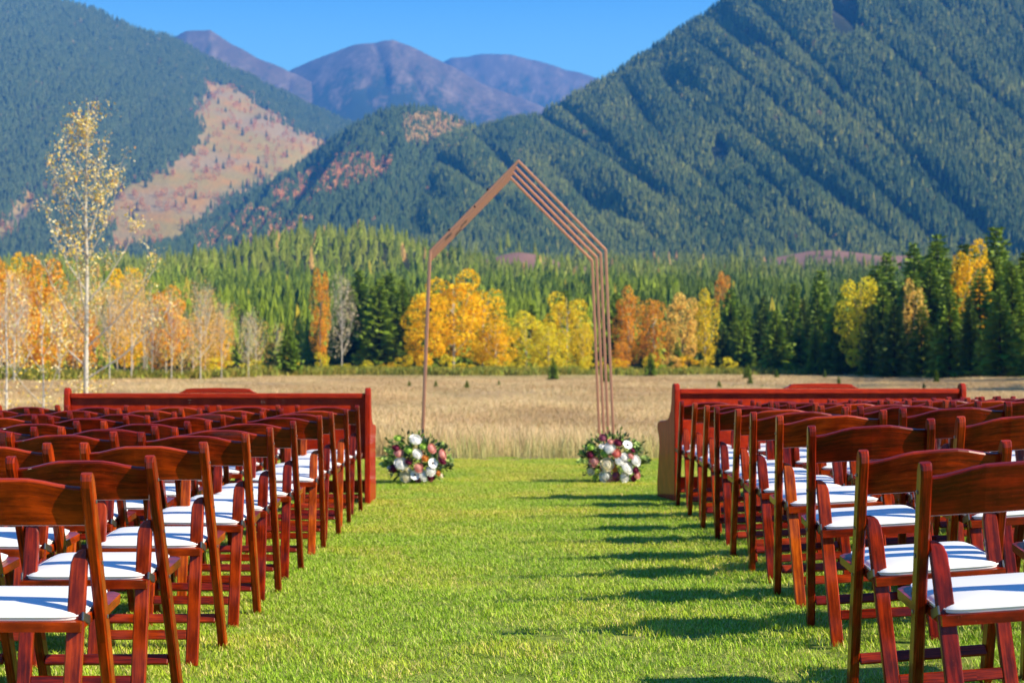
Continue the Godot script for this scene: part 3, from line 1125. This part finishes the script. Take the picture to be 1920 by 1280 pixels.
func birch(called: String, label: String, where: Vector3, height: float, leaves: int, spread: float, bough_list: Array) -> void:
	var t := base(called, where)
	tag(t, label, "tree", "young birches beyond the pew")
	var st := begin(false)
	var pts: Array = []
	var rad: Array = []
	for i in 12:
		var k := i / 11.0
		pts.append(Vector3(0.05 * sin(k * 7.0) * k + jig(0.008), height * k - 0.1, 0.04 * cos(k * 5.0) * k))
		rad.append(0.008 * height * pow(1.0 - k, 0.8) + 0.006)
	tube(st, pts, rad, 9)
	put("trunk", done(st), M.bark_pale, t)
	var lf := begin()
	var tips: Array = []
	for b in bough_list:
		# start height, azimuth, length, rise
		var sb := begin(false)
		var p := Vector3(0, height * b[0], 0)
		var dir := Vector3(cos(b[1]), 0, sin(b[1]))
		var l: float = b[2] * spread
		var r: float = 0.003 * height * (1.0 - b[0]) + 0.005
		var q := [p, p + dir * l * 0.4 + Vector3(0, l * b[3] * 0.32, 0), p + dir * l * 0.8 + Vector3(0, l * b[3] * 0.75, 0), p + dir * l + Vector3(0, l * b[3] * 1.1, 0)]
		tube(sb, q, [r, r * 0.75, r * 0.45, r * 0.2], 6)
		for k in 12:
			var f := rng.randf_range(0.15, 1.0)
			var s0: Vector3 = q[1].lerp(q[3], f)
			var s1 := s0 + Vector3(jig(0.25), rng.randf_range(0.1, 0.35), jig(0.25)) * (0.5 + l * 0.5)
			tube(sb, [s0, s1], [0.006, 0.003], 4)
			tips.append([s0, s1])
		tips.append([q[1], q[3]])
		put("bough", done(sb), M.bark_pale, t)
	for i in 170:
		var y := pow(rng.randf_range(0.02, 0.98), 1.35) * height
		tips.append([Vector3(0, y, 0), Vector3(jig(0.6), y + 0.22, jig(0.6))])
	for i in leaves:
		var s: Array = tips[rng.randi() % tips.size()]
		var p: Vector3 = s[0].lerp(s[1], rng.randf_range(0.1, 1.2)) + ball(0.17)
		var e := rng.randf_range(0.018, 0.034)
		var d1 := ball(1.0).normalized() * e
		var d2 := d1.cross(ball(1.0)).normalized() * e * 0.8
		var g := rng.randf()
		lf.set_color(Color(0.8, 0.56, 0.06) if g < 0.4 else Color(0.85, 0.72, 0.36) if g < 0.78 else Color(0.6, 0.3, 0.06) if g < 0.9 else Color(0.42, 0.42, 0.06))
		quad(lf, p - d1, p - d2, p + d1, p + d2)
	var o := put("leaves", done(lf), leafy(Color(1, 1, 1), 0.5, 0.4), t)
	o.set_meta("kind", "stuff")


func birches() -> void:
	birch("birch_tree", "tall slender birch with few yellow leaves behind the pew", at(-10.2, 40.0), 7.5, 5600, 1.0, [[0.1, 0.15, 2.1, 0.75], [0.14, 2.9, 1.0, 1.2], [0.2, 0.3, 2.0, 1.0], [0.24, 3.3, 1.1, 1.5], [0.3, 1.6, 0.9, 1.6], [0.34, 0.0, 1.2, 1.5], [0.38, 2.6, 1.0, 1.8], [0.44, 3.6, 0.9, 2.0], [0.48, 0.5, 1.0, 1.7], [0.53, 5.0, 0.7, 2.0], [0.57, 0.1, 0.9, 1.8], [0.58, 3.0, 0.9, 1.7], [0.63, 2.4, 0.7, 2.0], [0.68, 0.4, 0.5, 2.2], [0.74, 3.3, 0.5, 2.2], [0.8, 1.2, 0.35, 2.4], [0.84, 3.6, 0.3, 2.4]])
	birch("birch_tree", "thin young birch at the very edge of the view", at(-11.5, 38.0), 3.3, 600, 0.6, [[0.2, 0.3, 1.0, 1.0], [0.35, 2.8, 1.1, 1.2], [0.5, 0.2, 0.9, 1.6], [0.62, 3.2, 0.8, 1.6], [0.75, 1.0, 0.5, 2.0]])
	birch("birch_tree", "small crooked birch between the tall and the thin one", at(-10.1, 36.0), 2.3, 500, 0.7, [[0.1, 2.9, 1.3, 1.3], [0.15, 0.4, 0.7, 1.8], [0.4, 2.7, 0.8, 1.8], [0.55, 0.3, 0.5, 2.0]])


# ---------------------------------------------------------------- mountains
func inside(poly: Array, p: Vector2) -> bool:
	return Geometry2D.is_point_in_polygon(p, PackedVector2Array(poly))


# ridge: Vector2(x / d, height / d) along its crest; near and crest: distances of its foot and its crest; foot: height there
func mountain_point(m: Dictionary, u: float, v: float) -> Vector3:
	var crest: float = m.crest + m.get("turn", 0.0) * u
	var d := lerpf(m.near, crest, v)
	var top: float = 0.95 + along(m.ridge, u) * crest
	var k := minf(v, 1.0)
	var h := lerpf(m.foot, top, pow(k, m.bulge))
	if v > 1.0:
		h -= (v - 1.0) * (top - m.foot) * 1.3
	var fade := pow(sin(PI * clampf(k * 0.97 + 0.0, 0.0, 1.0)), 0.5) if v < 1.0 else 0.0
	# spurs run down the slope along lines of constant s
	var s: float = u + m.slant * (h / d)
	var ridged := absf(n_ridge.get_noise_2d(s * m.spurs, v * m.along))
	var fine := n_wide.get_noise_2d(u * d * 0.09, v * 130.0)
	var strong := clampf(0.75 + n_wide.get_noise_2d(s * 60.0 + 40.0, v * 24.0) * 1.6, 0.15, 1.6)
	h += fade * (m.depth * strong * (0.3 - 1.1 * exp(-ridged * 8.0)) + m.depth * 0.12 * fine)
	h += (1.0 - fade) * n_fine.get_noise_2d(u * 900.0, v * 12.0) * m.depth * 0.06
	return Vector3(u * d, h, -d)


func mountain(m: Dictionary, called: String, label: String, tone: Callable) -> void:
	var st := begin(false)
	var nu: int = m.nu
	var nv: int = m.nv
	for i in nu + 1:
		for j in nv + 1:
			var u := lerpf(m.ridge[0].x, m.ridge[m.ridge.size() - 1].x, i / float(nu))
			var v := j / float(nv) * 1.35
			var p := mountain_point(m, u, v)
			st.set_color(tone.call(u, p.y / -p.z, v, p))
			st.add_vertex(p)
	for i in nu:
		for j in nv:
			var a := i * (nv + 1) + j
			for k in [a, a + 1, a + nv + 2, a, a + nv + 2, a + nv + 1]:
				st.add_index(k)
	tag(put(called, done(st), M.rock), label, "mountain", "", "structure")


func slope_forest(m: Dictionary, label: String, count: int, size: Vector2, chooser: Callable, meshes: Array) -> void:
	var holder := base("mountain_forest", Vector3.ZERO)
	tag(holder, label, "forest", "", "stuff")
	var places: Array = []
	var tints: Array = []
	for k in meshes.size():
		places.append([])
		tints.append([])
	var u0: float = maxf(m.ridge[0].x, -0.335)
	var u1: float = minf(m.ridge[m.ridge.size() - 1].x, 0.335)
	for i in count:
		var u := rng.randf_range(u0, u1)
		var v := rng.randf_range(0.0, 1.03)
		var p := mountain_point(m, u, v)
		var got: Array = chooser.call(u, p.y / -p.z, v, p)
		if got.is_empty():
			continue
		var k: int = got[1]
		var h := rng.randf_range(size.x, size.y) * (0.75 if k == meshes.size() - 1 else 1.0)
		places[k].append(spun(p + Vector3(0, -0.5, 0), rng.randf() * TAU, Vector3(h, h, h)))
		tints[k].append(got[0])
	for k in meshes.size():
		if places[k].size():
			scatter("conifer_mass" if k < meshes.size() - 1 else "larch_mass", meshes[k], M.far_tree, places[k], tints[k], holder)


func mountains() -> void:
	var trees := [far_fir_mesh(5, 0.24), far_fir_mesh(4, 0.2), far_crown_mesh()]
	var green := func(u: float, r: float, v: float, p: Vector3) -> Color:
		return Color(0.045, 0.06, 0.025).lerp(Color(0.1, 0.085, 0.05), clampf(n_wide.get_noise_2d(p.x * 0.1, p.y * 0.2), 0, 1))

	# the steep wooded mountain
	var right := {"near": 1000.0, "crest": 1750.0, "foot": 50.0, "bulge": 1.12, "slant": 1.13, "spurs": 270.0, "along": 6.0, "depth": 20.0, "nu": 300, "nv": 130, "ridge": [Vector2(-0.0988, 0.06), Vector2(-0.0829, 0.0934), Vector2(-0.0638, 0.1221), Vector2(-0.0446, 0.1408), Vector2(-0.0255, 0.1498), Vector2(-0.0064, 0.1521), Vector2(0.0128, 0.1559), Vector2(0.0319, 0.1654), Vector2(0.0446, 0.1725), Vector2(0.0574, 0.1801), Vector2(0.0765, 0.1929), Vector2(0.0956, 0.2056), Vector2(0.1116, 0.2158), Vector2(0.1275, 0.2273), Vector2(0.1466, 0.2416), Vector2(0.1721, 0.2576), Vector2(0.2104, 0.2751), Vector2(0.2550, 0.2879), Vector2(0.2996, 0.2910), Vector2(0.3634, 0.2847)]}
	mountain(right, "mountain", "steep dark wooded mountain slope running out of the frame", green)
	slope_forest(right, "dense conifer forest on the steep dark mountain", 62000, Vector2(6.0, 11.0), func(u: float, r: float, v: float, p: Vector3) -> Array:
		if Vector2((u - 0.2) * 2.2, r - 0.222).length() < 0.018 or Vector2((u - 0.125) * 1.5, r - 0.136).length() < 0.008:
			return []
		var n := n_wide.get_noise_2d(p.x * 0.12, p.y * 0.25)
		var c := Color(0.09, 0.15, 0.03).lerp(Color(0.24, 0.27, 0.045), clampf(0.45 + n + rng.randf_range(-0.5, 0.5), 0, 1))
		if rng.randf() < 0.025 + maxf(n, 0.0) * 0.1:
			return [Color(0.4, 0.38, 0.06), rng.randi() % 2]
		if rng.randf() < 0.004:
			return [Color(0.5, 0.28, 0.08), 2]
		return [c, rng.randi() % 2], trees)

	# the wooded ridge with orange larches before the valley
	var mid := {"near": 1150.0, "crest": 1900.0, "foot": 50.0, "bulge": 1.05, "slant": -0.7, "spurs": 500.0, "along": 8.0, "depth": 14.0, "nu": 200, "nv": 80, "ridge": [Vector2(-0.2486, 0.0615), Vector2(-0.2200, 0.0775), Vector2(-0.1849, 0.0934), Vector2(-0.1530, 0.1109), Vector2(-0.1275, 0.1269), Vector2(-0.1084, 0.1412), Vector2(-0.0893, 0.1540), Vector2(-0.0701, 0.1613), Vector2(-0.0510, 0.1607), Vector2(-0.0351, 0.1549), Vector2(-0.0191, 0.1476), Vector2(0.0, 0.1348), Vector2(0.0255, 0.1125), Vector2(0.0446, 0.0934)]}
	mountain(mid, "mountain", "low wooded ridge with patches of orange larches", green)
	var groves := [[Vector2(-0.1450, 0.1125), Vector2(-0.1020, 0.1332), Vector2(-0.0701, 0.1317), Vector2(-0.0765, 0.1189), Vector2(-0.1148, 0.1093), Vector2(-0.1403, 0.1030)], [Vector2(-0.0653, 0.1556), Vector2(-0.0414, 0.1594), Vector2(-0.0287, 0.1508), Vector2(-0.0319, 0.1428), Vector2(-0.0638, 0.1396)], [Vector2(-0.1881, 0.0902), Vector2(-0.1562, 0.1014), Vector2(-0.1148, 0.0934), Vector2(-0.1466, 0.0775), Vector2(-0.1913, 0.0759)]]
	slope_forest(mid, "dark conifers and orange larches on the low ridge", 26000, Vector2(8.0, 14.0), func(u: float, r: float, v: float, p: Vector3) -> Array:
		var q := Vector2(u, r)
		var chance := 0.008
		var c := Color(0.9, 0.4, 0.12)
		if inside(groves[0], q):
			chance = 0.6
		elif inside(groves[1], q):
			chance = 0.8
			c = Color(0.8, 0.5, 0.17)
		elif inside(groves[2], q):
			chance = 0.4
		chance *= clampf(0.7 + n_fine.get_noise_2d(p.x * 0.25, p.y * 0.5) * 2.6, 0.05, 2.0)
		if rng.randf() < chance:
			return [c * rng.randf_range(0.8, 1.2), 2]
		return [Color(0.08, 0.14, 0.035).lerp(Color(0.14, 0.19, 0.04), rng.randf()), rng.randi() % 2], trees)

	# the broad mountain with the burnt, treeless slope
	var left := {"near": 1500.0, "crest": 2900.0, "foot": 45.0, "bulge": 1.0, "slant": -0.9, "spurs": 200.0, "along": 4.0, "depth": 13.0, "nu": 240, "nv": 110, "ridge": [Vector2(-0.4017, 0.2464), Vector2(-0.3379, 0.2432), Vector2(-0.3060, 0.2337), Vector2(-0.2869, 0.2318), Vector2(-0.2694, 0.2266), Vector2(-0.2486, 0.2203), Vector2(-0.2263, 0.2098), Vector2(-0.2056, 0.2050), Vector2(-0.1785, 0.1906), Vector2(-0.1466, 0.1763), Vector2(-0.1211, 0.1629), Vector2(-0.1020, 0.1552), Vector2(-0.0861, 0.1498), Vector2(-0.0638, 0.1317), Vector2(-0.0446, 0.1125)]}
	var burns := [[Vector2(-0.1960, 0.1795), Vector2(-0.1753, 0.1804), Vector2(-0.1466, 0.1651), Vector2(-0.1275, 0.1546), Vector2(-0.1100, 0.1438), Vector2(-0.1020, 0.1317), Vector2(-0.1275, 0.1221), Vector2(-0.1530, 0.1157), Vector2(-0.2200, 0.0759), Vector2(-0.2582, 0.0679), Vector2(-0.2423, 0.0870), Vector2(-0.2375, 0.1157), Vector2(-0.2008, 0.1317), Vector2(-0.1874, 0.1603)], [Vector2(-0.2965, 0.1125), Vector2(-0.2773, 0.1205), Vector2(-0.2710, 0.1157), Vector2(-0.2869, 0.0998), Vector2(-0.3028, 0.0807), Vector2(-0.3188, 0.0775)]]
	var burnt := func(u: float, r: float, p: Vector3) -> bool:
		var w := Vector2(n_fine.get_noise_2d(p.x * 0.022, p.y * 0.03), n_fine.get_noise_2d(p.x * 0.022 + 50.0, p.y * 0.03)) * 0.012 + Vector2(n_fine.get_noise_2d(p.x * 0.2, p.y * 0.3), n_fine.get_noise_2d(p.x * 0.2 + 9.0, p.y * 0.3)) * 0.006
		return inside(burns[0], Vector2(u, r) + w) or inside(burns[1], Vector2(u, r) + w)
	mountain(left, "mountain", "broad blue green mountain with a tan burnt slope", func(u: float, r: float, v: float, p: Vector3) -> Color:
		if burnt.call(u, r, p):
			var n := n_fine.get_noise_2d(p.x * 0.05, p.y * 0.16)
			var n3 := n_fine.get_noise_2d(p.x * 0.012 + 7.0, p.y * 0.03)
			var tan_soil := Color(0.45, 0.33, 0.08).lerp(Color(0.46, 0.33, 0.15), clampf(0.5 + n3 * 2.0, 0, 1))
			return tan_soil.lerp(Color(0.6, 0.31, 0.05), clampf(n * 1.6, 0, 1))
		return green.call(u, r, v, p))
	slope_forest(left, "blue green conifer forest around the burnt slope", 60000, Vector2(9.0, 14.0), func(u: float, r: float, v: float, p: Vector3) -> Array:
		if burnt.call(u + rng.randf_range(-0.004, 0.004), r + rng.randf_range(-0.004, 0.004), p):
			if rng.randf() < 0.012 and n_fine.get_noise_2d(p.x * 0.08, p.y * 0.3) > 0.0:
				return [Color(0.05, 0.08, 0.03), 0]
			if rng.randf() < 0.1 and n_fine.get_noise_2d(p.x * 0.07 + 20.0, p.y * 0.2) > 0.08:
				return [Color(0.62, 0.27, 0.07), 2]
			return []
		if rng.randf() < 0.006:
			return [Color(0.45, 0.3, 0.12), 2]
		return [Color(0.085, 0.14, 0.04).lerp(Color(0.14, 0.18, 0.045), rng.randf()), rng.randi() % 2], trees)

	# bare stony peaks behind
	var stony := func(u: float, r: float, v: float, p: Vector3) -> Color:
		var n := n_fine.get_noise_2d(p.x * 0.05, p.y * 0.022) * 0.6 + n_fine.get_noise_2d(p.x * 0.17, p.y * 0.14) * 0.5
		var c := Color(0.17, 0.125, 0.085).lerp(Color(0.36, 0.27, 0.19), clampf(n * 1.5, 0, 1))
		return c.lerp(Color(0.05, 0.07, 0.03), smoothstep(0.3, -0.25, n + (v - 0.7) * 2.2))
	var second := {"near": 3100.0, "crest": 4300.0, "foot": 300.0, "bulge": 1.0, "slant": -0.8, "spurs": 300.0, "along": 6.0, "depth": 15.0, "nu": 120, "nv": 60, "ridge": [Vector2(-0.2423, 0.1890), Vector2(-0.2168, 0.1992), Vector2(-0.2056, 0.2056), Vector2(-0.1960, 0.2107), Vector2(-0.1817, 0.2113), Vector2(-0.1690, 0.2034), Vector2(-0.1530, 0.1938), Vector2(-0.1339, 0.1865), Vector2(-0.1148, 0.1763), Vector2(-0.0956, 0.1619), Vector2(-0.0765, 0.1476)]}
	mountain(second, "mountain", "stony purple brown shoulder peak behind the broad mountain", stony)
	var central := {"near": 3000.0, "crest": 4600.0, "foot": 250.0, "bulge": 0.95, "slant": 0.5, "spurs": 260.0, "along": 5.0, "depth": 26.0, "nu": 180, "nv": 90, "ridge": [Vector2(-0.1658, 0.1635), Vector2(-0.1466, 0.1795), Vector2(-0.1323, 0.1871), Vector2(-0.1148, 0.1951), Vector2(-0.0956, 0.2018), Vector2(-0.0717, 0.2059), Vector2(-0.0542, 0.1986), Vector2(-0.0351, 0.1890), Vector2(-0.0191, 0.1795), Vector2(0.0, 0.1725), Vector2(0.0191, 0.1648), Vector2(0.0383, 0.1556), Vector2(0.0638, 0.1444)]}
	mountain(central, "mountain", "rounded stony purple peak in the middle of the range", stony)
	var back := {"near": 4200.0, "crest": 5600.0, "foot": 400.0, "bulge": 1.0, "slant": 0.4, "spurs": 260.0, "along": 5.0, "depth": 12.0, "nu": 110, "nv": 50, "ridge": [Vector2(-0.0638, 0.1795), Vector2(-0.0367, 0.1935), Vector2(-0.0191, 0.1960), Vector2(0.0, 0.1960), Vector2(0.0128, 0.1929), Vector2(0.0255, 0.1890), Vector2(0.0414, 0.1843), Vector2(0.0558, 0.1795), Vector2(0.0765, 0.1715), Vector2(0.1020, 0.1603)]}
	mountain(back, "mountain", "farthest flat topped blue purple mountain", stony)


# ---------------------------------------------------------------- scene
func _ready() -> void:
	rng.seed = 20
	n_fine.seed = 3
	n_fine.frequency = 0.35
	n_fine.fractal_octaves = 3
	n_wide.seed = 5
	n_wide.frequency = 0.06
	n_wide.fractal_octaves = 3
	n_ridge.seed = 9
	n_ridge.frequency = 0.06
	n_ridge.fractal_octaves = 2

	var cam := Camera3D.new()
	cam.name = "camera"
	cam.fov = 23.06
	cam.near = 0.1
	cam.far = 20000.0
	cam.position = Vector3(0, 0.95, 0)
	cam.rotation_degrees.x = 1.333
	var lens := CameraAttributesPhysical.new()
	lens.frustum_focal_length = 58.8
	lens.frustum_focus_distance = 5.6
	lens.exposure_aperture = 6.3
	lens.frustum_near = 0.1
	lens.frustum_far = 20000.0
	cam.attributes = lens
	add_child(cam)

	# clear autumn air: pale at the horizon, deep blue overhead, the same all round
	var air := Image.create(64, 512, false, Image.FORMAT_RGBF)
	for y in 512:
		var e := 90.0 - (y + 0.5) * 180.0 / 512.0
		var c := Color(pl(e, [-90, 0.08, -2, 0.2, 0, 0.42, 6, 0.27, 9.5, 0.21, 13.5, 0.06, 30, 0.02, 90, 0.011]), pl(e, [-90, 0.09, -2, 0.22, 0, 0.66, 6, 0.54, 9.5, 0.49, 13.5, 0.235, 30, 0.095, 90, 0.05]), pl(e, [-90, 0.05, -2, 0.16, 0, 0.72, 6, 0.68, 9.5, 0.63, 13.5, 0.51, 30, 0.29, 90, 0.19]))
		for x in 64:
			air.set_pixel(x, y, c)
	var sky := PanoramaSkyMaterial.new()
	sky.panorama = ImageTexture.create_from_image(air)
	var env := Environment.new()
	env.background_mode = Environment.BG_SKY
	env.sky = Sky.new()
	env.sky.sky_material = sky
	env.tonemap_mode = Environment.TONE_MAPPER_LINEAR
	env.tonemap_exposure = 2.42
	env.sdfgi_enabled = true
	env.ssao_enabled = true
	env.ssil_enabled = true
	env.fog_enabled = true
	env.fog_density = 0.00019
	env.fog_light_color = Color(0.27, 0.62, 1.0)
	var we := WorldEnvironment.new()
	we.name = "environment"
	we.environment = env
	add_child(we)

	var sun := DirectionalLight3D.new()
	sun.name = "sun"
	sun.light_energy = 1.6
	sun.light_color = Color(1.0, 0.95, 0.86)
	sun.light_angular_distance = 0.5
	sun.shadow_enabled = true
	add_child(sun)
	sun.look_at_from_position(Vector3.ZERO, -Vector3(0.7776, 0.5446, 0.3142))

	make_materials()
	ground()
	lawn()
	mountains()
	forest()
	conifers()
	golden_trees()
	birches()
	shrubs()
	pews()
	chairs()
	arch()
	flowers("flower arrangement of white and pink roses at the single copper leg", at(-0.89, 15.6), [[-150, 200, 33, "p"], [-130, 120, 46, "w"], [-58, 140, 28, "b"], [0, 300, 42, "w"], [18, 195, 36, "w"], [148, 237, 36, "p"], [28, 95, 34, "p"], [0, 25 + 15, 38, "a"], [-84, 30, 42, "c"], [80, 20 + 12, 36, "w"], [160, 128, 40, "a"], [140, 70, 36, "w"], [240, 150, 36, "b"], [245, 190, 38, "p"], [140, 10 + 14, 30, "b"], [30, 14, 28, "m"], [-58, 14, 20, "c"], [-175, 240, 26, "b"], [-198, 84, 32, "b"], [-236, 92, 16, "w"], [210, 52, 18, "o"], [238, 32, 16, "c"], [-60, 76, 22, "c"], [-165, 312, 26, "g"], [-60, 225, 28, "g"], [75, 250, 24, "g"], [90, 165, 24, "o"]], 1.0)
	flowers("flower arrangement with coral rose and burgundy blooms under four copper legs", at(0.94, 15.6), [[-108, 310, 28, "m"], [-222, 185, 28, "b"], [-188, 130, 36, "p"], [-70, 112, 46, "c"], [-48, 232, 40, "w"], [-112, 245, 24, "w"], [12, 196, 34, "r"], [32, 272, 30, "b"], [118, 258, 38, "a"], [48, 140, 40, "w"], [88, 168, 30, "w"], [108, 88, 48, "w"], [192, 140, 38, "w"], [148, 174, 26, "p"], [192, 70, 26, "b"], [206, 32, 28, "p"], [-82, 26, 42, "w"], [8, 24, 34, "m"], [86, 16, 34, "w"], [-48, 10, 28, "p"], [-70, 8, 20, "b"], [176, 10, 28, "b"], [-216, 60, 26, "c"], [-180, 12, 16, "g"], [165, 220, 20, "b"], [-36, 282, 24, "p"], [-215, 240, 26, "g"], [-90, 195, 26, "g"], [-5, 82, 22, "o"]], -1.0)
	meadow()
	grass()
